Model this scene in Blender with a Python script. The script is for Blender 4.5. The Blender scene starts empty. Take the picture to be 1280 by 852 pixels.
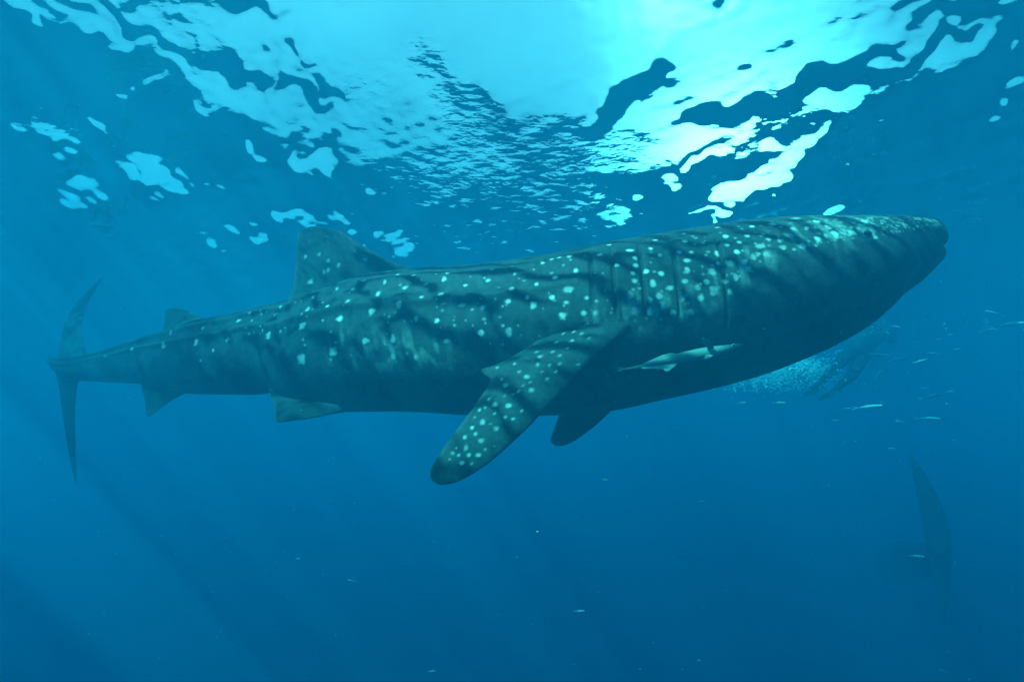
import bpy, math, random
import numpy as np
from mathutils import Vector
# ------------------------------------------------------------------ camera, sky, sun, exposure
DEBUG = False
SC = bpy.context.scene
COL = SC.collection
R = math.radians
FPX, PITCH = 660.0, R(20.5)          # focal length in photo pixels (1280 wide), upward tilt
DEPTH = 3.3                          # camera depth under the surface (surface at z = 0)
CP, SP = math.cos(PITCH), math.sin(PITCH)
cam = bpy.data.cameras.new('camera')
cam.sensor_width = 36.0
cam.lens = 36.0*FPX/1280.0
cam.clip_start, cam.clip_end = 0.02, 2000
cam_o = bpy.data.objects.new('camera', cam)
COL.objects.link(cam_o)
cam_o.location = (0, 0, -DEPTH)
cam_o.rotation_euler = (math.pi/2 + PITCH, 0, 0)
SC.camera = cam_o

SUN_ELEV, SUN_AZ = R(43.0), R(226)     # azimuth clockwise from +Y (the way the camera faces)
world = bpy.data.worlds.new('World'); SC.world = world
world.use_nodes = True
wn, wl = world.node_tree.nodes, world.node_tree.links
sky_n = wn.new('ShaderNodeTexSky'); sky_n.sky_type = 'NISHITA'; sky_n.sun_disc = False
sky_n.sun_elevation, sky_n.sun_rotation = SUN_ELEV, SUN_AZ
sky_n.dust_density = 2.0
# a veil of thin high cloud, and a made-up glow ahead to the right, added for white glints
def wnode(t, **kw):
    n = wn.new(t)
    for k, v in kw.items(): setattr(n, k, v)
    return n
def wmath(op, a, b=None):
    n = wnode('ShaderNodeMath', operation=op)
    for i, q in enumerate((a, b)):
        if q is None: continue
        if hasattr(q, 'links'): wl.new(q, n.inputs[i])
        else: n.inputs[i].default_value = q
    return n.outputs[0]
tc = wnode('ShaderNodeTexCoord')
cl_n = wnode('ShaderNodeTexNoise'); cl_n.inputs['Scale'].default_value = 2.6; cl_n.inputs['Detail'].default_value = 7; cl_n.inputs['Roughness'].default_value = .55
wl.new(tc.outputs['Generated'], cl_n.inputs['Vector'])
dt = wnode('ShaderNodeVectorMath', operation='DOT_PRODUCT')
glint_dir = Vector((math.sin(R(27))*math.cos(R(34.5)), math.cos(R(27))*math.cos(R(34.5)), math.sin(R(34.5))))
wl.new(tc.outputs['Generated'], dt.inputs[0]); dt.inputs[1].default_value = glint_dir
glow = wmath('EXPONENT', wmath('DIVIDE', wmath('SUBTRACT', dt.outputs['Value'], 1.0), .012))      # added glow for the glints, soft all round
veil = wnode('ShaderNodeMapRange'); wl.new(cl_n.outputs[0], veil.inputs[0])
veil.inputs[1].default_value, veil.inputs[2].default_value, veil.inputs[3].default_value, veil.inputs[4].default_value = .3, .75, .40, .8
veil_glow_col = wnode('ShaderNodeMix', data_type='RGBA')
wl.new(glow, veil_glow_col.inputs[0]); veil_glow_col.inputs[6].default_value = (4.6, 6.8, 7.2, 1); veil_glow_col.inputs[7].default_value = (120, 116, 104, 1)
amount = wmath('MAXIMUM', veil.outputs[0], wmath('POWER', glow, .4))
skymix = wnode('ShaderNodeMix', data_type='RGBA')
sepz = wnode('ShaderNodeSeparateXYZ'); wl.new(tc.outputs['Generated'], sepz.inputs[0])
hz = wnode('ShaderNodeMapRange', interpolation_type='SMOOTHSTEP'); wl.new(sepz.outputs[2], hz.inputs[0])
hz.inputs[1].default_value, hz.inputs[2].default_value, hz.inputs[3].default_value, hz.inputs[4].default_value = .02, .20, .9, 0.   # bright sea haze low over the horizon
lowsky = wnode('ShaderNodeMix', data_type='RGBA'); wl.new(hz.outputs[0], lowsky.inputs[0]); wl.new(veil_glow_col.outputs[2], lowsky.inputs[6]); lowsky.inputs[7].default_value = (30, 32, 31, 1)
wl.new(wmath('MAXIMUM', amount, hz.outputs[0]), skymix.inputs[0]); wl.new(sky_n.outputs[0], skymix.inputs[6]); wl.new(lowsky.outputs[2], skymix.inputs[7])
wl.new(skymix.outputs[2], wn['Background'].inputs['Color'])
wn['Background'].inputs['Strength'].default_value = 0.055
sl = bpy.data.lights.new('sun', 'SUN'); sl.energy = 5.0; sl.angle = R(0.5); sl.color = (1, .93, .80)
try: sl.cycles.is_caustics_light = True
except Exception as e: print('no caustics light', e)
sun_o = bpy.data.objects.new('sun', sl); COL.objects.link(sun_o)
sd = Vector((math.sin(SUN_AZ)*math.cos(SUN_ELEV), math.cos(SUN_AZ)*math.cos(SUN_ELEV), math.sin(SUN_ELEV)))
sun_o.rotation_euler = sd.to_track_quat('Z', 'Y').to_euler()
sun_o.location = (0, 0, 30)
SC.view_settings.view_transform = 'Standard'; SC.view_settings.look = 'None'
SC.view_settings.gamma = 1.0; SC.view_settings.use_curve_mapping = False
SC.view_settings.exposure = 2.42
cy = SC.cycles
cy.use_denoising = True
cy.max_bounces = 8; cy.transparent_max_bounces = 8; cy.volume_bounces = 2
cy.sample_clamp_indirect = 6.0; cy.blur_glossy = 0.0

# ------------------------------------------------------------------ helpers
rng = np.random.default_rng(7)
random.seed(7)

def P(px, py, Y):
    """the place, Y metres ahead of the camera, that the photo shows at pixel (px, py)"""
    u, v = (px-640.0)/FPX, (426.0-py)/FPX
    k = Y/(CP - v*SP)
    return np.array((u*k, Y, -DEPTH + k*(SP + v*CP)))

def to_pix(p):
    p = np.asarray(p, float); d = p - np.array((0, 0, -DEPTH))
    w = d[..., 1]*CP + d[..., 2]*SP
    v = (-d[..., 1]*SP + d[..., 2]*CP)/w
    return np.stack((640 + FPX*d[..., 0]/w, 426 - FPX*v), -1)

def mesh_obj(name, V, F, mat=None, parent=None, smooth=True, loc=None):
    """one mesh object from arrays; loc moves the origin there"""
    me = bpy.data.meshes.new(name)
    V = np.asarray(V, float)
    if loc is not None: V = V - np.asarray(loc)
    F = F if isinstance(F, list) else [F]
    nl = sum(f.size for f in F)
    me.vertices.add(len(V)); me.vertices.foreach_set('co', V.astype(np.float32).ravel())
    me.loops.add(nl); me.loops.foreach_set('vertex_index', np.concatenate([f.ravel() for f in F]).astype(np.int32))
    npoly = sum(len(f) for f in F)
    sizes = np.concatenate([np.full(len(f), f.shape[1]) for f in F])
    st = np.concatenate(([0], np.cumsum(sizes)[:-1]))
    me.polygons.add(npoly)
    me.polygons.foreach_set('loop_start', st.astype(np.int32))
    me.polygons.foreach_set('loop_total', sizes.astype(np.int32))
    me.polygons.foreach_set('use_smooth', np.full(npoly, smooth))
    me.update(calc_edges=True); me.validate()
    if mat: me.materials.append(mat)
    o = bpy.data.objects.new(name, me); COL.objects.link(o)
    if loc is not None: o.location = Vector(loc)
    if parent: o.parent = parent; o.location = (0, 0, 0) if loc is None else Vector(loc) - parent.location
    return o

def grid_faces(n, m, wrap=False):
    """quads of an n x m vertex grid (m wraps round)"""
    i = np.arange(n-1)[:, None]; j = np.arange(m if wrap else m-1)[None, :]
    j2 = (j+1) % m
    return np.stack((i*m+j + 0*j2, i*m+j2, (i+1)*m+j2, (i+1)*m+j), -1).reshape(-1, 4)

def attr(o, name, a):
    a = np.asarray(a, np.float32)
    if a.ndim == 1:
        o.data.attributes.new(name, 'FLOAT', 'POINT').data.foreach_set('value', a)
    else:
        if a.shape[1] == 3: a = np.concatenate((a, np.ones((len(a), 1), np.float32)), 1)
        o.data.attributes.new(name, 'FLOAT_COLOR', 'POINT').data.foreach_set('color', a.ravel())

def tag(o, label=None, cat=None, group=None, kind=None):
    for k, v in (('label', label), ('category', cat), ('group', group), ('kind', kind)):
        if v: o[k] = v
    return o

def thing(name, loc, label, cat, group=None):
    o = bpy.data.objects.new(name, None); COL.objects.link(o); o.location = Vector(loc)
    return tag(o, label, cat, group)

def material(name, base=(.5, .5, .5), rough=.6, spec=.3):
    m = bpy.data.materials.new(name); m.use_nodes = True
    b = m.node_tree.nodes['Principled BSDF']
    b.inputs['Base Color'].default_value = (*base, 1); b.inputs['Roughness'].default_value = rough
    b.inputs['Specular IOR Level'].default_value = spec
    return m, m.node_tree.nodes, m.node_tree.links, b

def smoothstep(a, b, x):
    t = np.clip((x-a)/(b-a), 0, 1); return t*t*(3-2*t)

def sines(x, y, n, lmin, lmax, seed, aniso=1.0):
    """smooth random field of unit deviation: a sum of sines with wavelengths between lmin and lmax"""
    g = np.random.default_rng(seed); s = 0
    for _ in range(n):
        k = 2*math.pi/math.exp(g.uniform(math.log(lmin), math.log(lmax))); a = g.uniform(0, 2*math.pi)
        s = s + np.sin(k*(math.cos(a)*x*aniso + math.sin(a)*y) + g.uniform(0, 6.28))
    return s/math.sqrt(n/2)

# ------------------------------------------------------------------ the water and the sea bed
def ripple_px(px, py):
    """zone of fine wind ripples (their places on the surface given by the photo's pixels)"""
    c = np.zeros_like(px)
    for (x, y, a, b, ang) in ((545, 95, 60, 30, 55), (590, 145, 55, 36, 50), (640, 215, 90, 62, 15), (560, 225, 70, 40, 0),
                              (720, 255, 75, 40, 15), (690, 180, 70, 35, 0), (560, 300, 80, 24, 0), (300, 315, 60, 14, 35),
                              (205, 268, 34, 8, 35), (60, 160, 50, 8, 8), (770, 190, 60, 25, 0), (640, 290, 110, 26, 0)):
        t = R(ang); dx, dy = px-x, py-y
        d = np.hypot((dx*math.cos(t)+dy*math.sin(t))/a, (-dx*math.sin(t)+dy*math.cos(t))/b)
        c = np.maximum(c, 1-smoothstep(.55, 1.25, d))
    return c

OPEN = [(330,60,300,80,24,2.5), (560,90,260,110,8,2.5), (480,150,160,40,12,2.5), (820,90,230,95,-6,2.5), (1050,60,240,50,-22,2.5)]  # the clear window itself
LIGHT = [  # (x, y, half length, half width, slope angle in the photo, degrees past the edge)
 (52,17,22,8,25,4), (128,48,38,9,22,4), (170,42,40,9,20,4), (262,112,62,12,38,4), (255,135,16,6,25,3), (165,113,24,5,8,3), (222,92,30,8,20,4),
 (60,160,52,7.5,9,5.8), (86,188,24,11.25,38,7.4), (98,240,36,16.25,14,9), (190,228,42,16.25,34,9), (222,222,18,8.75,30,4.2), (382,200,24,8.75,18,7.4), (398,219,24,6.25,18,7.4),
 (304,190,16,6.25,20,5.8), (366,267,30,6.25,14,7.4), (332,295,22,8.75,20,7.4), (266,289,24,7.5,16,7.4), (436,288,24,6.25,18,7.4), (500,312,28,11.25,18,9), (480,294,14,6.25,20,5.8),
 (470,230,10,5,10,4.2), (478,195,10,6.25,40,5.8), (835,222,19,8,-4,8), (908,256,28.5,10.8,-38,10), (935,232,32.3,9.36,-40,10), (968,210,30.4,9.36,-30,10),
 (1005,187,24.7,7.92,-22,9), (1030,172,20.9,6.48,-35,9), (985,186,22.8,6.48,-8,7), (1061,256,31.35,4.32,-7,7), (770,263,30,7,-15,6), (882,197,19,5.04,-18,8),
 (900,165,45.6,7.2,-8,8), (850,185,41.8,7.2,-12,8), (905,160,13.3,4.32,30,7), (1268,66,17,9,-20,5), (1255,126,36,6,-38,4), (742,258,16,4,-10,4), (800,205,18,5,-5,4),
 (985,165,13.3,2.16,-15,4), (1080,95,40,9,-20,4), (1050,125,40,10,-12,4), (1150,92,46,14,-24,5), (1200,55,50,22,-30,5), (735,215,30,8,-8,4)]
DARK = [
 (937,86,17,7,0,-5), (800,105,48,11,-45,-5), (768,140,50,14,-30,-5), (715,163,55,12,-14,-4), (1108,64,15,9,0,-5), (1048,92,48,14,-14,-5), (1020,104,28,10,-20,-5),
 (1092,104,22,9,-5,-4), (1125,90,22,10,-20,-5), (1165,68,46,9,-35,-5), (1210,40,12,9,-30,-4), (1185,12,38,8,-28,-5), (1225,4,30,10,-25,-4), (900,7,12,5,-50,-4),
 (294,12,44,13,8,-5), (240,4,40,7,12,-4), (372,66,12,4,50,-4), (394,86,6,3,50,-3), (830,112,8,7,0,-4), (815,135,10,6,-20,-3), (262,80,30,8,52,-5), (298,98,36,12,45,-5),
 (375,122,34,9,40,-5), (405,120,24,6,48,-4), (180,8,40,7,20,-5), (150,22,40,7,25,-4), (200,60,60,8,30,-3), (335,62,8,4,60,-3), (930,148,60,14,-12,-5), (890,150,30,9,-10,-4),
 (985,118,34,12,-25,-5), (1145,104,30,8,-22,-3), (546,88,34,9,55,-1.2), (588,126,34,14,40,-1.5), (625,170,40,24,40,-1.5), (690,205,50,18,5,-3)]

def slope_field(r, ph):
    """radial slope of the sea surface, in radians, at polar place (r, ph) round the camera's zenith"""
    el = np.arctan2(DEPTH, r)
    x, y = r*np.sin(ph), r*np.cos(ph)
    pix = to_pix(np.stack((x, y, np.zeros_like(x)), -1))
    px, py = np.clip(pix[..., 0], -600, 1900), np.clip(pix[..., 1], -600, 900)
    ok = (y > .3) & (np.abs(px-640) < 900) & (py > -400) & (py < 640)
    s = np.zeros_like(r)
    # jitter so that patch outlines wander
    jx = px + 9*sines(px, py, 10, 40, 130, 11) + 2.2*sines(px, py, 10, 14, 34, 12)
    jy = py + 6*sines(px, py, 10, 40, 130, 13) + 1.4*sines(px, py, 10, 12, 30, 14)
    edge = el - R(41.4)
    for (cx, cy_, a, b, ang, deg) in OPEN + LIGHT + DARK:
        t = R(ang); dx, dy = jx-cx, jy-cy_
        m = ok & (np.abs(dx) < 2.2*a+20) & (np.abs(dy) < 2.2*a+20)
        if not m.any(): continue
        d = np.hypot((dx[m]*math.cos(t)+dy[m]*math.sin(t))/a, (-dx[m]*math.sin(t)+dy[m]*math.cos(t))/b)
        w = 1-smoothstep(.55, 1.55, d)
        gap = edge[m] - R(deg) - s[m]
        s[m] += w*(np.minimum(gap, 0) if deg > 0 else np.maximum(gap, 0))
    rp = np.where(ok, ripple_px(px, py), 0)
    rip = np.sin(py*1.12 + 1.8*sines(px*.22, py, 8, 22, 60, 21)) * (.5+.5*sines(px*.5, py, 8, 16, 44, 22)) + .8*sines(px*.13, py, 16, 4.0, 8, 23)
    return s + rp*RIPPLE*rip*(1 + 1.6*smoothstep(190, 290, py))

RIPPLE = .045
def build_water():
    # heights whose radial slopes follow the field best, solved on an even (log r, azimuth) grid
    Lg = np.linspace(math.log(.9), math.log(22), 640); Pg = np.linspace(R(-85), R(85), 1500)
    LL, PP = np.meshgrid(Lg, Pg, indexing='ij'); Rg = np.exp(LL)
    win = smoothstep(.9, 1.5, Rg)*(1-smoothstep(12, 20, Rg))*(1-smoothstep(R(60), R(80), np.abs(PP)))
    rhs = slope_field(Rg, PP)*Rg*win
    n0, n1 = 1024, 2048
    f = np.fft.fft2(rhs, (n0, n1))
    kl = 2*math.pi*np.fft.fftfreq(n0, Lg[1]-Lg[0])[:, None]; kp = 2*math.pi*np.fft.fftfreq(n1, Pg[1]-Pg[0])[None, :]
    den = kl**2 + .06*kp**2 + .15
    hg = np.fft.ifft2(-1j*kl*f/den).real[:len(Lg), :len(Pg)]*win
    # polar rings: fine where the surface is steep to look at, coarse far out
    r = [.25]
    while r[-1] < 365:
        q = r[-1]
        r.append(q*(1+(.03 if q < 2.0 else .0045 if q < 8.5 else .012 if q < 25 else .05)))
    r = np.array(r)
    fine = np.linspace(R(-53), R(53), 1050)
    coarse = np.linspace(R(53), R(307), 260)[1:-1]
    ph = np.concatenate((fine, coarse))
    RR, PH = np.meshgrid(r, ph, indexing='ij')
    PW = (PH + math.pi) % (2*math.pi) - math.pi
    fi = np.clip((np.log(RR)-Lg[0])/(Lg[1]-Lg[0]), 0, len(Lg)-1.001); fj = np.clip((PW-Pg[0])/(Pg[1]-Pg[0]), 0, len(Pg)-1.001)
    i, j = fi.astype(int), fj.astype(int); a, b = fi-i, fj-j
    h = hg[i, j]*(1-a)*(1-b) + hg[i+1, j]*a*(1-b) + hg[i, j+1]*(1-a)*b + hg[i+1, j+1]*a*b
    # waves everywhere: short ones die out where the mesh gets coarse
    x, y = RR*np.sin(PH), RR*np.cos(PH)
    rough = np.maximum(1-smoothstep(1.9, 2.7, y), smoothstep(4.3, 5.2, RR)*.5)  # steeper waves added, mostly out of view, to break sunlight into dapples
    h = h + WAVES*((.0004 + .0030*rough)*sines(x, y, 22, .12, .26, 31) + (.0006 + .0047*rough)*sines(x, y, 26, .22, .55, 32) )*(1-smoothstep(7, 14, RR))
    h = h + WAVES*(.0013*sines(x, y, 12, .8, 1.6, 3) + .0035*sines(x, y, 10, 1.5, 5.0, 4))*(1-smoothstep(12, 40, RR))
    h = np.clip(h, -.25, .25)
    V = np.stack((RR*np.sin(PH), RR*np.cos(PH), h), -1).reshape(-1, 3)
    F = grid_faces(len(r), len(ph), True)
    V = np.concatenate((V, [[0, 0, float(h[0].mean())]]))
    m = len(ph); c = len(V)-1
    cap = np.stack((np.full(m, c), (np.arange(m)+1) % m, np.arange(m)), -1)
    mt = bpy.data.materials.new('sea surface'); mt.use_nodes = True
    n, l = mt.node_tree.nodes, mt.node_tree.links
    n.clear()
    out_ = n.new('ShaderNodeOutputMaterial')
    fr = n.new('ShaderNodeFresnel'); fr.inputs['IOR'].default_value = 1.333
    tr = n.new('ShaderNodeBsdfTransparent'); rf = n.new('ShaderNodeBsdfRefraction'); gl = n.new('ShaderNodeBsdfGlossy')
    rf.inputs['IOR'].default_value = 1.333; rf.inputs['Roughness'].default_value = 0.0
    gl.inputs['Roughness'].default_value = 0.0
    mx = n.new('ShaderNodeMixShader'); mx.inputs[0].default_value = REFR
    l.new(tr.outputs[0], mx.inputs[1]); l.new(rf.outputs[0], mx.inputs[2])
    # fine wind ripples: strong in the ruffled zone, faint on the glassy water round it
    geo = n.new('ShaderNodeNewGeometry'); mp = n.new('ShaderNodeMapping'); mp.inputs['Scale'].default_value = (.62, 1.0, 1.0)
    l.new(geo.outputs['Position'], mp.inputs['Vector'])
    nz = n.new('ShaderNodeTexNoise'); nz.inputs['Scale'].default_value = 17; nz.inputs['Detail'].default_value = 2.0; nz.inputs['Roughness'].default_value = .45
    l.new(mp.outputs[0], nz.inputs['Vector'])
    at = n.new('ShaderNodeAttribute'); at.attribute_name = 'ruffle'
    ml = n.new('ShaderNodeMath'); ml.operation = 'MULTIPLY'; l.new(nz.outputs[0], ml.inputs[0]); l.new(at.outputs['Fac'], ml.inputs[1])
    bp = n.new('ShaderNodeBump'); bp.inputs['Strength'].default_value = 1.0; bp.inputs['Distance'].default_value = RUFFLE
    l.new(ml.outputs[0], bp.inputs['Height'])
    for q in (fr, rf, gl): l.new(bp.outputs[0], q.inputs['Normal'])
    m2 = n.new('ShaderNodeMixShader'); l.new(fr.outputs[0], m2.inputs[0]); l.new(mx.outputs[0], m2.inputs[1]); l.new(gl.outputs[0], m2.inputs[2])
    l.new(m2.outputs[0], out_.inputs[0])
    o = mesh_obj('water_surface', V, [F, cap], mt)
    pq = to_pix(V); yy = V[:, 1]
    front = (yy > .3)
    ruf = np.where(front, ripple_px(np.clip(np.where(front, pq[:, 0], 0), -500, 1800), np.clip(np.where(front, pq[:, 1], 0), -500, 900)), 0)
    patchy = smoothstep(.2, 1.6, sines(V[:, 0], V[:, 1], 12, .8, 3.0, 71))
    attr(o, 'ruffle', np.clip(ruf + .10 + .22*patchy + .55*(1-smoothstep(1.6, 2.4, yy)), 0, 1)*(1-smoothstep(10, 25, np.hypot(V[:, 0], V[:, 1]))))  # extra ruffle overhead, out of view, added to soften the dapples
    try: o.cycles.is_caustics_caster = True
    except Exception as e: print('caster', e)
    tag(o, 'rippled underside of the sea surface with a bright window of sky', kind='structure')
    return o

REFR = 0.14
WAVES = 1.0
RUFFLE = .009
water = build_water()

def build_seabed():
    n = 120
    a = np.sinh(np.linspace(-3, 3, n)); a = a/a[-1]*390
    X, Y = np.meshgrid(a, a, indexing='ij')
    Z = -24 + .6*sines(X, Y, 12, 9, 60, 41)
    m, nn, l, b = material('sand', (.30, .27, .21), .95, .1)
    t = nn.new('ShaderNodeTexNoise'); t.inputs['Scale'].default_value = .35; t.inputs['Detail'].default_value = 8
    rp = nn.new('ShaderNodeValToRGB'); rp.color_ramp.elements[0].color = (.2, .18, .14, 1); rp.color_ramp.elements[1].color = (.36, .32, .25, 1)
    l.new(t.outputs[0], rp.inputs[0]); l.new(rp.outputs[0], b.inputs['Base Color'])
    o = mesh_obj('sea_bed', np.stack((X, Y, Z), -1).reshape(-1, 3), grid_faces(n, n)[:, ::-1], m)
    return tag(o, 'sandy sea bed lost far below in the blue', kind='structure')
build_seabed()

def build_haze():
    x, z0, z1 = 395, -27.0, .3
    V = [(sx*x, sy*x, z) for z in (z0, z1) for sx, sy in ((-1, -1), (1, -1), (1, 1), (-1, 1))]
    F = np.array([(3, 2, 1, 0), (4, 5, 6, 7), (0, 1, 5, 4), (1, 2, 6, 5), (2, 3, 7, 6), (3, 0, 4, 7)])
    mt = bpy.data.materials.new('blue water body'); mt.use_nodes = True
    n, l = mt.node_tree.nodes, mt.node_tree.links
    n.clear()
    out_ = n.new('ShaderNodeOutputMaterial'); pv = n.new('ShaderNodeVolumePrincipled')
    pv.inputs['Color'].default_value = VOL_COLOR
    pv.inputs['Absorption Color'].default_value = VOL_ABS
    pv.inputs['Density'].default_value = VOL_DENS
    pv.inputs['Anisotropy'].default_value = VOL_G
    l.new(pv.outputs[0], out_.inputs['Volume'])
    o = mesh_obj('haze', V, F, mt, smooth=False)
    return tag(o, 'blue hazy sea water filling the whole scene', kind='stuff')
VOL_COLOR, VOL_ABS, VOL_DENS, VOL_G = (.004, .090, .140, 1), (0, .5234, .6724, 1), .58, .15
build_haze()

# ------------------------------------------------------------------ whale sharks
# silhouette of the body without fins: photo x -> top y, bottom y; and how far ahead the spine lies
TOP = np.array([(63,447),(80,446),(100,443),(150,430),(200,413),(240,402),(300,388),(340,379),(370,371),(420,352),(470,340),(525,334),(578,331),(667,320),(757,302),
  (800,295),(851,287),(943,273.5),(1000,269.5),(1053,268.5),(1100,268.5),(1160,270.5),(1174,273),(1181,279)], float)
BOT = np.array([(63,462),(80,472),(105,476),(176,480),(230,492),(290,493),(340,493),(380,512),(420,515),(489,514),(592,519),(640,520),(690,519),(760,514),(829,500),(943,472.6),
  (1010,448),(1080,413),(1126,376),(1150,354),(1163,342),(1179,321),(1181,316)], float)
SPY = np.array([(63,5.25),(80,4.98),(100,4.75),(150,4.45),(200,4.25),(300,3.88),(400,3.58),(500,3.34),(640,3.08),(760,2.94),(900,2.84),(1050,2.78),(1181,2.74)], float)

def pchip(tab, x):
    """smooth monotone interpolation of a table"""
    X, Y = tab[:, 0], tab[:, 1]; h = np.diff(X); d = np.diff(Y)/h
    m = np.zeros_like(X); m[0], m[-1] = d[0], d[-1]
    for i in range(1, len(X)-1):
        if d[i-1]*d[i] > 0:
            w1, w2 = 2*h[i]+h[i-1], h[i]+2*h[i-1]
            m[i] = (w1+w2)/(w1/d[i-1]+w2/d[i])
    i = np.clip(np.searchsorted(X, x)-1, 0, len(h)-1); t = (x-X[i])/h[i]
    return ((2*t**3-3*t**2+1)*Y[i] + (t**3-2*t**2+t)*h[i]*m[i] + (-2*t**3+3*t**2)*Y[i+1] + (t**3-t**2)*h[i]*m[i+1])

NS = 1150
NEARC = 310                                                 # finer on the camera's side, where the spots show
def shark_body(dtop=0, dbot=0):
    # stations along the photo x, denser in real length than in pixels towards the tail
    xs = np.linspace(63, 1178, 900)
    top, bot, Y = pchip(TOP, xs) + dtop, pchip(BOT, xs) + dbot, pchip(SPY, xs)
    Pt = np.array([P(x, t, y) for x, t, y in zip(xs, top, Y)]); Pb = np.array([P(x, b, y) for x, b, y in zip(xs, bot, Y)])
    C = (Pt+Pb)/2
    s = np.concatenate(([0], np.cumsum(np.linalg.norm(np.diff(C, axis=0), axis=1))))
    L = s[-1]
    # resample evenly, tail (0) to snout (L)
    v_ = np.linspace(0, 1, NS); q = L*(.6*v_ + .4*(1-(1-v_)**2))
    f = lambda a: np.interp(q, s, a)
    C = np.stack([f(C[:, k]) for k in range(3)], 1); xp = f(xs)
    def smooth(a, n):
        k = np.exp(-.5*(np.arange(-3*n, 3*n+1)/n)**2); k /= k.sum()
        ap = np.pad(a, (3*n, 3*n), mode='reflect', reflect_type='odd'); return np.convolve(ap, k, 'valid')
    C = np.stack([smooth(C[:, k], 10) for k in range(3)], 1)
    half = smooth(f(np.linalg.norm(Pt-Pb, axis=1)/2), 5)
    T = np.gradient(C, axis=0); T /= np.linalg.norm(T, axis=1)[:, None]
    Th = T.copy(); Th[:, 2] = 0; Th /= np.linalg.norm(Th, axis=1)[:, None]
    side = np.stack((Th[:, 1], -Th[:, 0], 0*Th[:, 0]), 1)   # horizontal, to the shark's right
    if side[NS//2, 1] > 0: pass
    side = np.where((side*(C*[1, 1, 0])).sum(1)[:, None] > 0, -side, side)  # make it point to the camera's side
    up = np.array((0, 0, 1.0)) * np.ones((NS, 1))
    u = q/L
    wr = np.interp(u, [0, .05, .12, .25, .45, .62, .78, .88, .93, .96, .98, .99, 1], [.85, 1.0, .98, .9, .92, 1.0, 1.08, 1.16, 1.18, 1.12, .98, .80, .45])   # width : height
    view = C - np.array((0, 0, -DEPTH)); dist = np.linalg.norm(view, axis=1)
    al = np.arcsin(view[:, 2]/dist)
    H = half*np.cos(al)/1.0 / np.sqrt(np.cos(al)**2 + (wr*np.sin(al))**2)
    H = half*(1/np.sqrt(np.cos(al)**2 + (wr*np.sin(al))**2))*1.0
    return dict(C=C, T=T, side=side, up=up, H=H, W=H*wr, u=u, xp=xp, q=q, L=L)

th = np.concatenate((np.linspace(0, math.pi, NEARC), np.linspace(math.pi, 2*math.pi, 124)[1:-1]))   # 0 = back, pi/2 = camera side, pi = belly
NT = len(th)
TWIN = np.array([j if j < NEARC else int(np.argmin(np.abs(th[:NEARC]-(2*math.pi-th[j])))) for j in range(NT)])   # the near column each far one mirrors

def body_points(B):
    u = B['u'][:, None]; t = th[None, :]
    ct, st = np.cos(t), np.sin(t)
    p = 2.15
    rad = 1/(np.abs(ct)**p + np.abs(st)**p)**(1/p)
    # head flat on top and on its underside
    y = rad*ct; x = rad*st
    # ridges along back and flank
    ridge = np.zeros_like(u*t)
    along = smoothstep(.02, .10, u)*(1-smoothstep(.66, .76, u))
    for a0, a1, amp in ((0, 0, .020), (.42, .50, .020), (.80, .95, .022), (1.28, 1.36, .018)):
        ang = a1 + (a0-a1)*0 + (1.46-a1)*0*(1-u)
        for sgn in (-1, 1):
            d = (t - sgn*ang + math.pi) % (2*math.pi) - math.pi
            ridge += amp*np.exp(-.5*(d/.055)**2)
    ridge *= along
    # keel on each side of the tail stalk
    keel = (1-smoothstep(.06, .30, u))
    for sgn in (-1, 1):
        d = (t - sgn*1.50 + math.pi) % (2*math.pi) - math.pi
        ridge += .022*keel*np.exp(-.5*(d/.10)**2)
    Rg = ridge[..., None]*.9
    C, S, U = B['C'][:, None, :], B['side'][:, None, :], B['up'][:, None, :]
    V = C + U*(B['H'][:, None]*y)[..., None] + S*(B['W'][:, None]*x)[..., None]
    N = U*(ct*np.ones_like(u))[..., None] + S*(st*np.ones_like(u))[..., None]
    V = V + N*Rg
    return V, N

# fit the rings until the body's outline is the photographed one
XS = np.linspace(63, 1178, 900); dt = np.zeros(900); db = np.zeros(900)
for _ in range(7):
    B = shark_body(dt, db)
    q = to_pix(body_points(B)[0]).reshape(-1, 2)
    bins = np.arange(63, 1179, 5.0); et, eb = np.zeros(len(bins)), np.zeros(len(bins))
    idx = np.round((q[:, 0]-63)/5).astype(int)
    tp, bt = np.full(len(bins), 9e9), np.full(len(bins), -9e9)
    okk = (idx >= 0) & (idx < len(bins))
    np.minimum.at(tp, idx[okk], q[okk, 1]); np.maximum.at(bt, idx[okk], q[okk, 1])
    et = np.clip(pchip(TOP, bins)-tp, -40, 40); eb = np.clip(pchip(BOT, bins)-bt, -40, 40)
    kk = np.exp(-.5*(np.arange(-6, 7)/2.5)**2); kk /= kk.sum()
    sm_ = lambda a: np.convolve(np.pad(a, 6, mode='edge'), kk, 'valid')
    dt += .8*np.interp(XS, bins, sm_(et)); db += .8*np.interp(XS, bins, sm_(eb))
BV, BN = body_points(B)
GILL_X = [748, 770, 799, 833, 879]
def gills(V, N):
    xs = B['xp'][:, None]*np.ones((1, NT)); t = np.minimum(th, 2*math.pi-th)[None, :]*np.ones((NS, 1))
    d = np.zeros((NS, NT))
    for i, gx in enumerate(GILL_X):
        lo, hi = (.95, 1.75) if i < 4 else (1.15, 1.85)
        hi += .07*i
        w = smoothstep(lo-.12, lo+.22, t)*(1-smoothstep(hi-.05, hi+.12, t))
        k = xs-gx
        # the flap ends at the slit: it stands proud ahead of the slit and drops off behind it
        d += w*(.013*smoothstep(-.6, .8, k)*(1-smoothstep(3, 32, k)) - .012*np.exp(-.5*((k+1.3)/1.1)**2))
    return V + N*d[..., None]
BV = gills(BV, BN)

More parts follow.
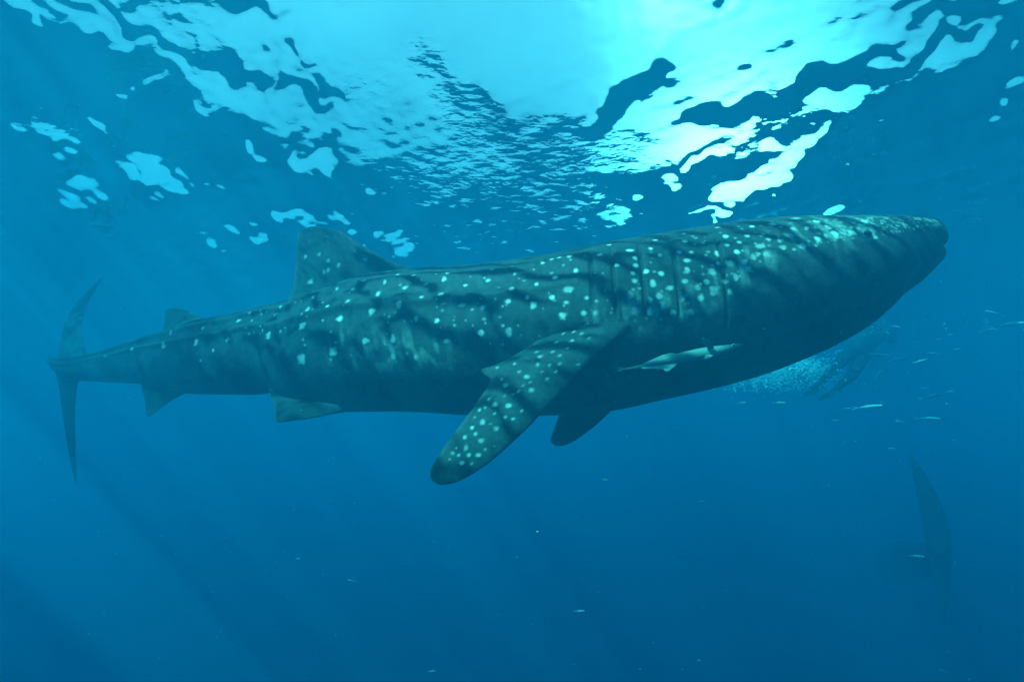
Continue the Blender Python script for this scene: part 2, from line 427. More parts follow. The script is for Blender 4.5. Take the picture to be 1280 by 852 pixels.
def front_cap(V):
    """close the snout with rounded rings, and the tail stalk with a blunt end"""
    rings = []
    C, T = B['C'][-1], B['T'][-1]; last = V[-1]
    for k in np.linspace(0, 1, 14)[1:]:
        sc = math.cos(k*math.pi/2)**.35 if k < 1 else .02
        rings.append(C + (last-C)*sc + T*(.022*math.sin(k*math.pi/2)))
    C0, T0 = B['C'][0], B['T'][0]; first = V[0]; pre = []
    for k in np.linspace(0, 1, 8)[1:]:
        sc = math.cos(k*math.pi/2)**.7 if k < 1 else .02
        pre.append(C0 + (first-C0)*sc - T0*(.03*math.sin(k*math.pi/2)))
    return np.concatenate((np.array(pre[::-1]), V, np.array(rings))), len(pre), len(rings)
AV, NPRE, NPOST = front_cap(BV)
NA = len(AV)
U_all = np.concatenate((np.zeros(NPRE), B['u'], np.ones(NPOST)))
XP_all = np.concatenate((np.full(NPRE, 63.), B['xp'], np.linspace(1178, 1181, NPOST)))

def mouth(V):
    """a wide slit round the front of the head; upper lip overhangs, lower jaw swells"""
    C = np.concatenate((np.repeat(B['C'][:1], NPRE, 0), B['C'], np.repeat(B['C'][-1:], NPOST, 0)))
    z = V[..., 2]; Th = B['T'][-1]*np.array((1, 1, 0))
    zm = P(1170, 304, B['C'][-1, 1]-.10)[2]                 # height of the slit
    rel = z-zm
    # the slit itself, deepest at the very front
    front = smoothstep(1128, 1168, XP_all)[:, None]; tip = smoothstep(1132, 1166, XP_all)[:, None]
    g = np.exp(-.5*(rel/.021)**2)*front
    d = (C[:, None, :]-V); d[..., 2] = 0
    dn = d/(np.linalg.norm(d, axis=-1, keepdims=True)+.02)
    V = V + (dn*.03)*g[..., None] - Th*(g*tip*.19)[..., None]
    # upper lip overhangs a little, lower jaw swells
    V = V + Th*(np.exp(-.5*((rel-.055)/.03)**2)*tip*.012)[..., None]
    V = V + Th*(np.exp(-.5*((rel+.06)/.035)**2)*tip*.020)[..., None]
    return V
AV = mouth(AV)
if DEBUG:
    q = to_pix(AV.reshape(-1, 3))
    for x in range(70, 1230, 30):
        m = np.abs(q[:, 0]-x) < 4
        if m.any(): print(x, 'top %.0f want %.0f | bot %.0f want %.0f' % (q[m, 1].min(), pchip(TOP, np.array([float(min(x,1181))]))[0], q[m, 1].max(), pchip(BOT, np.array([float(min(x,1181))]))[0]))
    print('right end', q[:, 0].max(), 'left', q[:, 0].min())

# ---- fins: each a list of (leading-edge x, y, trailing-edge x, y, Y leading, Y trailing), root to tip
FINS = {
 'dorsal': ([(530,340,352,384,3.33,3.66),(512,334,358,376,3.33,3.66),(492,328,364,365,3.335,3.65),(474,319,367,352,3.34,3.64),(458,310,369,338,3.36,3.63),(446,302,370,325,3.38,3.62),(436,295,371,312,3.40,3.60),(425,289,371.5,301,3.42,3.59),
             (412,285.5,373,293,3.44,3.58),(402,283.8,377,287.5,3.46,3.56),(395,283,384,284,3.48,3.53)], .10),
 'second_dorsal': ([(256,398,200,417,4.02,4.24),(249,395,204,412,4.03,4.22),(240,391,205,405,4.05,4.21),(231,387,205.5,397,4.08,4.2),(224,385,206,390,4.1,4.19),(217,384.5,208,386.5,4.13,4.18)], .09),
 'anal': ([(240,484,172,474,4.1,4.35),(230,492,176,480,4.1,4.32),(222,496,178,488,4.1,4.30),(213,501,180,498,4.12,4.28),(204,508,181.5,508,4.14,4.26),(194,515,182.5,516,4.17,4.24),(187,520,183.5,521,4.2,4.22)], .09),
 'pelvic_near': ([(432,500,336,484,3.30,3.52),(428,511,338,492,3.28,3.50),(415,516,341,503,3.24,3.46),(398,520,343,513,3.21,3.43),(380,523,344,519,3.2,3.4),(364,525.5,344.5,524,3.22,3.36),(353,527,347,527,3.25,3.33)], .10),
 'pelvic_far': ([(446,505,360,490,3.62,3.85),(440,512,362,496,3.66,3.88),(425,516,364,504,3.7,3.9),(405,518,366,511,3.74,3.92),(388,519,369,516,3.8,3.92)], .10),
 'pectoral_near': ([(812,388,690,392,2.620,2.720),(801,398,688,405,2.520,2.640),(787,409,672,425,2.450,2.580),(770,423,648,441,2.425,2.530),(753,438,622,455,2.405,2.490),(742,447,601,463.5,2.395,2.470),(730,459,613,474,2.385,2.440),(714,477,608,485,2.375,2.420),
             (700,492,599,498,2.365,2.405),(681,511,589,513,2.355,2.390),(662,532,576,530,2.345,2.375),(641,552,563,548,2.335,2.360),(620,571,552,563,2.325,2.350),(600,586,544,575,2.320,2.340),(584,596,540,583,2.315,2.330),(568,603,538,591,2.315,2.325),(557,605.5,538.5,597,2.315,2.322),(550,606,541,601,2.315,2.320)], .17),
 'pectoral_far': ([(790,490,700,480,3.3,3.42),(782,497,703,497,3.36,3.48),(770,508,700,512,3.42,3.54),(757,520,697,524,3.48,3.58),(745,531,693,535,3.54,3.63),(733,540,690,543,3.6,3.67),(721,549,688.5,549,3.65,3.7),(708,555.5,690,553.5,3.7,3.73),(701,557.5,694,556.5,3.72,3.74)], .12),
 'caudal_upper': ([(108,449,70,462,4.78,5.20),(106,440,71,449,4.84,5.24),(104,430,73,438,4.92,5.3),(102,420,76,424,5.0,5.36),(102,408,79,410,5.08,5.42),(104,396,84,397,5.18,5.48),(108,384,91,385,5.28,5.54),(114,371,100,373,5.4,5.6),(121,359,111,362,5.5,5.66),(126,351,120,353,5.58,5.68),(130,345.5,127.5,347,5.64,5.68)], .11),
 'caudal_lower': ([(106,456,68,456,4.78,5.18),(102,470,70,466,4.82,5.2),(96,480,72.5,478,4.9,5.24),(94,495,75,494,4.98,5.28),(93,512,77.5,512,5.06,5.3),(93,530,80,530,5.12,5.32),(94,550,83,549,5.18,5.34),(94.5,570,86.5,569,5.24,5.36),(95,586,90,586,5.3,5.38),(95.2,598,93,598,5.34,5.38),(95.2,604,94.4,604,5.37,5.39)], .10),
}
def fin_mesh(rows, thick, NCH=56, NSP=90):
    """a foil swept through the rows; returns vertices (span x round), chord and span coordinates"""
    rows = np.array(rows, float)
    le = np.array([P(r[0], r[1], r[4]) for r in rows]); te = np.array([P(r[2], r[3], r[5]) for r in rows])
    mid = (le+te)/2
    s = np.concatenate(([0], np.cumsum(np.linalg.norm(np.diff(mid, axis=0), axis=1))))
    q = np.linspace(0, s[-1], NSP); q = s[-1]*(1-(1-np.linspace(0, 1, NSP))**1.3)
    def sm(a):
        return pchip(np.stack((s, a), 1), q)
    le = np.stack([sm(le[:, k]) for k in range(3)], 1); te = np.stack([sm(te[:, k]) for k in range(3)], 1)
    ch = te-le; cl = np.linalg.norm(ch, axis=1)
    sp = np.gradient((le+te)/2, axis=0); sp /= np.linalg.norm(sp, axis=1)[:, None]
    n = np.cross(ch, sp); n /= np.linalg.norm(n, axis=1)[:, None]+1e-9
    for _ in range(3): n = (n + np.roll(n, 1, 0)*0 + 0)/1
    k = np.arange(NCH)/NCH*2*math.pi
    c = (1-np.cos(k))/2
    foil = (np.sin(k))*(.85*(1-c)**.55 + .10)
    flare = 1 + 1.5*np.exp(-q/(.13*s[-1]))
    tip = np.sqrt(np.clip(1-(q/s[-1])**4, .03, 1))
    t = thick*np.minimum(cl, .5)*flare*tip*.5 + .004
    V = le[:, None, :] + ch[:, None, :]*c[None, :, None] + n[:, None, :]*(foil[None, :]*t[:, None])[..., None]
    return V, np.repeat(c[None], NSP, 0), np.repeat((q/s[-1])[:, None], NCH, 1), n

def build_shark():
    Vs, Fs, off = [], [], 0
    Vs.append(AV.reshape(-1, 3)); Fs.append(grid_faces(NA, NT, True)); off += NA*NT
    ends = [np.arange(NT)[::-1].reshape(1, -1), (np.arange(NT) + (NA-1)*NT).reshape(1, -1)]
    part = [np.zeros(NA*NT)]
    fins = {}
    for i, (nm, (rows, tk)) in enumerate(FINS.items()):
        V, c, sp, n = fin_mesh(rows, tk, *((220, 170) if nm == 'pectoral_near' else (150, 80) if nm == 'dorsal' else (56, 80)))
        NSP, NCH = V.shape[:2]
        fins[nm] = (off, V, c, sp)
        Vs.append(V.reshape(-1, 3)); Fs.append(grid_faces(NSP, NCH, True) + off)
        ends.append((np.arange(NCH) + off + (NSP-1)*NCH).reshape(1, -1))
        part.append(np.full(NSP*NCH, i+1)); off += NSP*NCH
    V = np.concatenate(Vs)
    return V, [np.concatenate(Fs)] + ends, np.concatenate(part), fins
SV, SF, SPART, SFINS = build_shark()
SHARK_AT = np.array((B['C'][NS//2, 0], B['C'][NS//2, 1], B['C'][NS//2, 2]-B['H'][NS//2]))

# ---- skin pattern, painted per vertex on the camera's side and mirrored to the other
EDGE = np.array([(63,449),(164,441),(262,432),(342,428),(385,440),(410,458),(489,459),(556,455),(614,450),(700,432),(780,412),(833,408),(877,395),(897,376),(943,344),(989,321),(1062,303),(1102,295),(1155,286),(1181,281)], float)
SPOTS = """129,439,3 164,435,3 204,432,4 213,415,3 245,428,4 253,410,3 266,438,2 250,450,2 285,424,4 298,400,3 335,419,5 344,393,4 312,387,3 349,380,3 378,407,5 385,386,4 377,448,7 416,439,6
425,398,5 409,382,3 374,508,4 392,371,3 421,361,3 441,362,3 435,376,4 453,347,4 472,367,4 465,389,5 456,325,3 481,352,3 495,338,3 517,341,3 506,360,4 499,380,5 526,371,3 531,355,3 556,348,4 552,367,4
547,400,4 520,398,4 558,336,3 577,381,4 457,426,5 491,424,5 520,447,4 558,426,4 582,357,3 603,384,4 601,416,5 610,350,4 615,336,3 639,360,4 635,377,4 635,415,6 644,342,3 670,355,3 668,381,5 659,371,3
679,328,3 688,319,4 689,372,4 703,395,5 711,361,6 694,347,4 712,320,4 720,338,4 730,391,4 744,391,4 491,445,4 698,320,3 707,378,3 734,372,3 749,318,4 761,305,3 771,331,3 794,322,3 795,332,4 787,313,4
791,341,3 794,351,4 789,369,5 794,388,4 806,339,4 827,342,4 816,354,5 825,369,5 814,375,4 813,389,5 825,319,3 814,310,3 820,300,3 838,360,4 856,301,3 855,292,3 850,315,3 864,315,3 860,325,4 860,338,4 857,351,4
871,358,4 853,373,5 863,390,5 907,295,4 897,316,4 909,306,3 897,283,3 913,330,5 889,339,5 905,339,4 893,363,6 897,329,3 910,364,4 857,302,3 921,314,4 950,308,5 979,309,4 966,280,4 996,270,4 1021,277,4
1003,308,5 1023,299,4 1044,293,6 1009,284,3 991,285,4 984,294,4 1035,284,4 1053,289,5 1064,290,4 957,317,4 941,321,4 913,328,3 929,328,4 890,340,4 961,299,3 382,321,3 398,318,3 410,325,3 411,337,3 423,331,3
387,352,4 404,341,3 934,295,3 906,296,3 940,283,3 925,303,3 975,301,3 1094,296,3 1080,276,4 935,336,4 920,347,4 905,352,4 884,352,4 876,372,4 842,390,4 828,384,3 1033,295,3"""
SPOTS = np.array([[float(v) for v in t.split(',')] for t in SPOTS.split()])
FINSPOT = """748,90,1 735,130,.8 655,130,1 672,195,.8 625,167,1 610,213,.8 553,230,1 640,228,.8 590,270,1 537,272,1 622,300,.8 490,320,1.4 505,350,.8 460,300,.9 435,268,.8 512,383,1.4 400,358,1.4 455,385,.8 430,400,.8
350,445,1.4 415,448,1.5 320,420,.8 283,470,.9 350,485,.8 432,510,.9 295,520,1.5 250,548,.9 265,575,1 215,588,1.3 355,552,1.3 287,605,1.5 222,637,1.5 165,660,1 275,670,1.2 233,670,1 200,708,1.3 150,690,.8 180,640,.8 540,210,.8
690,160,.8 770,150,.8 700,120,.8 720,265,.8 380,330,.8 360,280,.8 585,330,.8 640,265,.8 560,300,.8 475,360,.7 390,410,.8 330,530,.8 395,500,.7 470,470,.8 310,640,.8 245,710,.8 190,670,.7 260,500,.7 305,455,.7"""
FINSPOT = [[520+float(a)*.2817, 380+float(b)*.2817, 2.5*float(c)] for a, b, c in (t.split(',') for t in FINSPOT.split())]

def field3(V, n, lmin, lmax, seed):
    g = np.random.default_rng(seed); s = 0
    for _ in range(n):
        k = g.normal(size=3); k *= 2*math.pi/np.linalg.norm(k)/math.exp(g.uniform(math.log(lmin), math.log(lmax)))
        s = s + np.sin(V@k + g.uniform(0, 6.28))
    return s/math.sqrt(n/2)

def paint_spots(V, pix, rows, pale, face, flatten=0):
    """soft pale spots set at the vertices the photo shows them at"""
    for x, y, r in rows:
        near = np.flatnonzero(face & (np.abs(pix[:, 0]-x) < 12) & (np.abs(pix[:, 1]-y) < 12))
        if not len(near): continue
        d2 = np.full(len(V), 1e9); d2[near] = (pix[near, 0]-x)**2 + (pix[near, 1]-y)**2
        near = near[d2[near] < 30]
        i = near[np.argmin(np.linalg.norm(V[near]-np.array((0, 0, -DEPTH)), axis=1) + .02*np.sqrt(d2[near]))] if len(near) else np.argmin(d2)
        rad = r*.85*np.linalg.norm(V[i]-np.array((0, 0, -DEPTH)))/FPX
        c = np.flatnonzero(face & (np.abs(V[:, 0]-V[i, 0]) < 2.2*rad))
        D = np.linalg.norm(V[c]-V[i], axis=1)/rad
        if flatten: D = (1-flatten)*D + flatten*np.hypot(pix[c, 0]-pix[i, 0], pix[c, 1]-pix[i, 1])/(r*.9)
        D = D*(1+.15*np.sin(V[c, 0]*150+x)+.15*np.sin(V[c, 2]*165+y))
        pale[c] = np.maximum(pale[c], (1-smoothstep(.55, 1.3, D))*(.5+.5*((x*7+y*13) % 10)/10))

def skin():
    flat = AV.reshape(-1, 3); pix = to_pix(flat)
    t = np.concatenate((np.zeros(0), th)); tt = np.tile(t, NA)
    near = (tt <= math.pi+1e-6)
    # vertices whose skin faces the camera
    face = near
    pale = np.zeros(len(flat))
    extra = []
    g = np.random.default_rng(5)
    for _ in range(130):                                     # crowded small spots on the snout
        x = g.uniform(1085, 1176); top = pchip(TOP, np.array([x]))[0]; bot = pchip(EDGE, np.array([x]))[0]
        extra.append((x, g.uniform(top+1, bot-1), g.uniform(1.1, 1.9)))
    for _ in range(300):                                    # faint lesser spots between the rows
        x = 1090-790*g.random()**1.7; top = pchip(TOP, np.array([x]))[0]; bot = pchip(EDGE, np.array([x]))[0]
        extra.append((x, g.uniform(top+3, bot-4), g.uniform(1.1, 2.3)))
    faint = np.zeros(len(flat))
    paint_spots(flat, pix, np.array(extra), faint, face)
    paint_spots(flat, pix, SPOTS, pale, face)
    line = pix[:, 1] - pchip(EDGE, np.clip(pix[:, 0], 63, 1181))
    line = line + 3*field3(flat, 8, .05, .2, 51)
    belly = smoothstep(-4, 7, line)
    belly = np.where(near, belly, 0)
    # pale bars and mottling on the back
    mott = smoothstep(.2, 1.8, field3(flat*np.array((1, 1, .45)), 14, .05, .22, 52))
    # mirror
    def mir(a):
        return a.reshape(NA, NT)[:, TWIN].ravel()
    pale, faint, belly, mott = mir(pale), mir(faint), mir(belly), mir(mott)
    fine = field3(flat, 16, .02, .06, 53)
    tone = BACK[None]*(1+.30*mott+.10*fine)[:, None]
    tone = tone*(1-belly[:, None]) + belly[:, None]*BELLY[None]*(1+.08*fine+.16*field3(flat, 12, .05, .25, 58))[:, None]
    # paler mottled skin behind the eye, and a sunlit mid-flank patch painted as bars
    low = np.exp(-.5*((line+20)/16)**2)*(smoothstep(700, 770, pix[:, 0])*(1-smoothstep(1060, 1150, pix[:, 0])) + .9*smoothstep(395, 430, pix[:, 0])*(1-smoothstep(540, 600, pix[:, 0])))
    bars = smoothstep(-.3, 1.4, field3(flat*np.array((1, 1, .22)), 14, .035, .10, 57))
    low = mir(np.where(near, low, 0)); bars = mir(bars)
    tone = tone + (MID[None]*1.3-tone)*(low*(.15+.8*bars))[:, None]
    tone = tone + (.75*SPOT[None]-tone)*(.8*faint*(1-belly))[:, None]
    tone = tone + (SPOT[None]-tone)*pale[:, None]
    zr = flat[:, 2]-P(1170, 304, B['C'][-1, 1]-.10)[2]
    tone = tone*(1-.75*np.exp(-.5*(zr/.016)**2)*smoothstep(1135, 1160, np.repeat(XP_all, NT)))[:, None]
    # dark slits of the gills, dark mouth corner
    xs = np.repeat(XP_all, NT); ts = np.minimum(tt, 2*math.pi-tt)
    for i, gx in enumerate(GILL_X):
        lo, hi = (.95, 1.75+.07*i) if i < 4 else (1.15, 2.1)
        w = np.exp(-.5*((xs-gx+1.0)/.9)**2)*smoothstep(lo, lo+.2, ts)*(1-smoothstep(hi, hi+.1, ts))
        tone = tone*(1-.55*w[:, None])
    ex, ey = 1084, 292
    d = np.hypot(pix[:, 0]-ex, pix[:, 1]-ey)
    ring = mir(np.where(near, np.exp(-.5*((d-7.5)/1.6)**2), 0)); tone = tone + (MID[None]*1.2-tone)*(.9*ring)[:, None]
    return tone

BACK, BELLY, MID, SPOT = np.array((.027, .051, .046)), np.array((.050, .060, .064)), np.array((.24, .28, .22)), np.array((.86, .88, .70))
def fin_skin():
    cols = []
    for nm, (off, V, c, sp) in SFINS.items():
        v = V.reshape(-1, 3); pix = to_pix(v)
        pale = np.zeros(len(v))
        if nm == 'pectoral_near':
            paint_spots(v, pix, FINSPOT, pale, np.ones(len(v), bool), .6)
        if nm == 'dorsal':
            paint_spots(v, pix, SPOTS[(SPOTS[:, 0] > 375) & (SPOTS[:, 0] < 460) & (SPOTS[:, 1] < 358)], pale, np.ones(len(v), bool))
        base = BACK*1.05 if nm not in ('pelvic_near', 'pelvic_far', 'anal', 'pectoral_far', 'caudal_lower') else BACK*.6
        fine = field3(v, 16, .02, .06, 54); mott = smoothstep(.2, 1.8, field3(v, 12, .06, .2, 55))
        t = base[None]*(1+.30*mott+.1*fine)[:, None]
        t = t + (SPOT[None]-t)*(.72*pale)[:, None]
        edge = np.exp(-((1-c.ravel())/.05)**2)              # pale thin trailing edge
        t = t + (MID[None]*.7-t)*(.35*edge)[:, None]
        cols.append(t)
    return np.concatenate(cols)

def skin_material():
    m, n, l, b = material('whale shark skin', (.06, .07, .08), .6, .2)
    a = n.new('ShaderNodeAttribute'); a.attribute_name = 'skin'
    t = n.new('ShaderNodeTexCoord')
    no = n.new('ShaderNodeTexNoise'); no.inputs['Scale'].default_value = 70; no.inputs['Detail'].default_value = 4
    l.new(t.outputs['Object'], no.inputs['Vector'])
    mr = n.new('ShaderNodeMapRange'); mr.inputs[1].default_value, mr.inputs[2].default_value, mr.inputs[3].default_value, mr.inputs[4].default_value = .3, .7, .72, 1.28
    l.new(no.outputs[0], mr.inputs[0])
    mx = n.new('ShaderNodeMix'); mx.data_type = 'RGBA'; mx.blend_type = 'MULTIPLY'; mx.inputs[0].default_value = 1
    l.new(a.outputs['Color'], mx.inputs[6]); l.new(mr.outputs[0], mx.inputs[7]); l.new(mx.outputs[2], b.inputs['Base Color'])
    bp = n.new('ShaderNodeBump'); bp.inputs['Strength'].default_value = .25; bp.inputs['Distance'].default_value = .004
    n2 = n.new('ShaderNodeTexNoise'); n2.inputs['Scale'].default_value = 160; n2.inputs['Detail'].default_value = 3
    l.new(t.outputs['Object'], n2.inputs['Vector']); l.new(n2.outputs[0], bp.inputs['Height']); l.new(bp.outputs[0], b.inputs['Normal'])
    return m
M_SKIN = skin_material()
body = mesh_obj('whale_shark', SV, SF, M_SKIN, loc=SHARK_AT)
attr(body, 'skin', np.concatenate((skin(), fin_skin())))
def receiver(o):
    try: o.cycles.is_caustics_receiver = True
    except Exception as ex: print(ex)
receiver(body)
tag(body, 'huge spotted whale shark swimming to the right under the surface', 'whale shark')

def ball(name, c, r, mat, parent, sq=(1, 1, 1), n=16):
    a = np.linspace(0, math.pi, n); b = np.linspace(0, 2*math.pi, 2*n, endpoint=False)
    A, Bq = np.meshgrid(a, b, indexing='ij')
    V = np.stack((np.sin(A)*np.cos(Bq)*sq[0], np.sin(A)*np.sin(Bq)*sq[1], np.cos(A)*sq[2]), -1).reshape(-1, 3)*r + np.asarray(c)
    return mesh_obj(name, V, grid_faces(n, 2*n, True)[:, ::-1], mat, parent, loc=c)
m_eye, *_ = material('wet dark eye', (.006, .007, .008), .12, .6)
m_lid, *_ = material('pale skin round the eye', (.20, .21, .19), .5, .3)
def nearest(px, py, near=True):
    flat = BV.reshape(-1, 3); pix = to_pix(flat); ok = np.tile(th <= math.pi, NS)
    d = np.where(ok == near, np.hypot(pix[:, 0]-px, pix[:, 1]-py), 1e9); i = np.argmin(d)
    return i//NT, i % NT
ei, ej = nearest(1084, 292)
for j in (ej, int(np.argmin(np.abs(th-(2*math.pi-th[ej]))))):
    p = BV[ei, j]; nrm = BN[ei, j]/np.linalg.norm(BN[ei, j])
    e = ball('eye', p-nrm*.004, .021, m_eye, body)

# ------------------------------------------------------------------ the other animals, the snorkeller, small things in the water
def frame_loft(C, ry, rz, nt=28, up=(0, 0, 1), p=2.0):
    """rings round a curve; ry = half width sideways, rz = half height"""
    C = np.asarray(C, float); T = np.gradient(C, axis=0); T /= np.linalg.norm(T, axis=1)[:, None]
    S = np.cross(T, np.asarray(up, float)); S /= np.linalg.norm(S, axis=1)[:, None]
    Uv = np.cross(S, T)
    a = np.linspace(0, 2*math.pi, nt, endpoint=False)
    k = 1/(np.abs(np.cos(a))**p+np.abs(np.sin(a))**p)**(1/p)
    return C[:, None] + Uv[:, None]*(np.asarray(rz)[:, None]*(np.cos(a)*k)[None])[..., None] + S[:, None]*(np.asarray(ry)[:, None]*(np.sin(a)*k)[None])[..., None]

def sheet(rows, thick=.004, n=10, m=14):
    """a thin foil through (leading, trailing) pairs of points"""
    rows = np.asarray(rows, float); q = np.linspace(0, len(rows)-1, n)
    i = np.clip(q.astype(int), 0, len(rows)-2); f = (q-i)[:, None]
    le = rows[i, 0]*(1-f)+rows[i+1, 0]*f; te = rows[i, 1]*(1-f)+rows[i+1, 1]*f
    ch = te-le; sp = np.gradient((le+te)/2, axis=0); nn = np.cross(ch, sp); nn /= np.linalg.norm(nn, axis=1)[:, None]+1e-9
    a = np.arange(m)/m*2*math.pi; c = (1-np.cos(a))/2
    return le[:, None]+ch[:, None]*c[None, :, None] + nn[:, None]*(np.sin(a)*thick)[None, :, None]*np.linspace(1, .4, n)[:, None, None]

class Join:
    def __init__(s): s.V, s.F, s.n, s.a = [], [], 0, []
    def grid(s, G, caps=True, val=0.):
        n, m = G.shape[:2]
        s.V.append(G.reshape(-1, 3)); s.F.append(grid_faces(n, m, True)+s.n)
        if caps:
            s.F.append((np.arange(m)[::-1]+s.n).reshape(1, -1)); s.F.append((np.arange(m)+s.n+(n-1)*m).reshape(1, -1))
        s.a.append(np.full(n*m, val) if np.isscalar(val) else np.asarray(val).ravel()); s.n += n*m
    def obj(s, name, mat, parent=None, loc=None): return mesh_obj(name, np.concatenate(s.V), s.F, mat, parent, loc=loc)

def spline(tab, n):
    tab = np.asarray(tab, float); s = np.concatenate(([0], np.cumsum(np.linalg.norm(np.diff(tab[:, :2], axis=0), axis=1)+1e-6)))
    q = np.linspace(0, s[-1], n)
    return np.stack([pchip(np.stack((s, tab[:, k]), 1), q) for k in range(tab.shape[1])], 1)

# ---- the slim pale fish under the shark
def build_remora():
    #          x    y     Y    half height (photo px)
    tab = [(928.5,430.2,2.40,.3),(925,430.8,2.40,1.3),(916,433,2.40,3.2),(904,436,2.40,4.9),(890,439.2,2.40,6.3),(875,442,2.41,6.8),(858,445.4,2.42,6.4),(840,449.2,2.43,5.4),
           (822,453.2,2.44,4.2),(806,457,2.45,3.0),(793,459.6,2.46,2.2),(783,461.2,2.47,1.5),(776,461.8,2.475,1.3)]
    S = spline(tab, 60)
    C = np.array([P(x, y, Y) for x, y, Y, h in S]); hz = S[:, 3]*S[:, 2]/FPX/.93; hy = hz*.82
    J = Join()
    sh = np.interp(S[:, 0], [760, 792, 806, 860, 928], [.05, .10, .75, 1, 1])
    J.grid(frame_loft(C, hy, hz), val=np.repeat(sh, 28))
    q = lambda x, y, d=2.44: P(x, y, d)
    # forked dark tail
    J.grid(sheet([(q(779, 459, 2.47), q(775, 462, 2.475)), (q(771, 457.5, 2.48), q(767, 461.5, 2.485)), (q(763, 456, 2.49), q(757, 459, 2.5)), (q(757, 455, 2.5), q(755, 456, 2.5))]), val=.05)
    J.grid(sheet([(q(779, 464, 2.47), q(775, 461, 2.475)), (q(771, 466.5, 2.48), q(767, 462, 2.485)), (q(763, 470, 2.49), q(758, 466.5, 2.5)), (q(757, 473, 2.5), q(755.5, 472, 2.5))]), val=.05)
    # rear fin below, rear fin above
    J.grid(sheet([(q(852, 452, 2.43), q(800, 459, 2.45)), (q(847, 455, 2.42), q(803, 461, 2.44)), (q(842, 459, 2.41), q(818, 461, 2.43)), (q(837, 463, 2.40), q(829, 461, 2.41)), (q(833, 464.2, 2.40), q(831, 463.5, 2.40))]), val=1.1)
    J.grid(sheet([(q(846, 442, 2.44), q(800, 456, 2.46)), (q(838, 441, 2.45), q(805, 454, 2.47)), (q(830, 443, 2.46), q(815, 450, 2.475)), (q(824, 446, 2.47), q(819, 448, 2.475))]), val=.8)
    # raised thin side fin and lowered one
    J.grid(sheet([(q(893, 435, 2.375), q(884, 437, 2.38)), (q(890, 430, 2.35), q(884, 433, 2.36)), (q(884, 425, 2.33), q(880, 428, 2.34)), (q(879, 421.5, 2.32), q(878, 423, 2.325))], .003), val=.7)
    J.grid(sheet([(q(893, 443, 2.375), q(882, 444, 2.38)), (q(888, 447, 2.36), q(880, 447.5, 2.365)), (q(882, 449, 2.35), q(877, 449, 2.355))], .003), val=1.0)
    m, n, l, b = material('remora skin', (.5, .55, .5), .4, .4)
    a = n.new('ShaderNodeAttribute'); a.attribute_name = 'tone'
    rp = n.new('ShaderNodeValToRGB'); rp.color_ramp.elements[0].color = (.035, .05, .06, 1); rp.color_ramp.elements[1].color = (.24, .31, .25, 1)
    tcx = n.new('ShaderNodeTexCoord'); no = n.new('ShaderNodeTexNoise'); no.inputs['Scale'].default_value = 40; l.new(tcx.outputs['Object'], no.inputs['Vector'])
    mr = n.new('ShaderNodeMath'); mr.operation = 'MULTIPLY_ADD'; l.new(no.outputs[0], mr.inputs[0]); mr.inputs[1].default_value = .35
    l.new(a.outputs['Fac'], mr.inputs[2]); s2 = n.new('ShaderNodeMath'); s2.operation = 'SUBTRACT'; l.new(mr.outputs[0], s2.inputs[0]); s2.inputs[1].default_value = .2
    l.new(s2.outputs[0], rp.inputs[0]); l.new(rp.outputs[0], b.inputs['Base Color'])
    o = J.obj('remora', m, loc=P(850, 452, 2.42)); attr(o, 'tone', np.concatenate(J.a)); receiver(o)
    tag(o, 'slim pale fish with a dark forked tail under the shark beside its side fin', 'fish')
    me_, *_ = material('fish eye', (.01, .01, .012), .1, .6); my, *_ = material('pale fish eye ring', (.75, .72, .5), .3, .4)
    e = ball('eye', P(917, 431.5, 2.386), .0085, my, o, n=8); ball('pupil', P(917.2, 431.5, 2.380), .0048, me_, o, n=8)
build_remora()

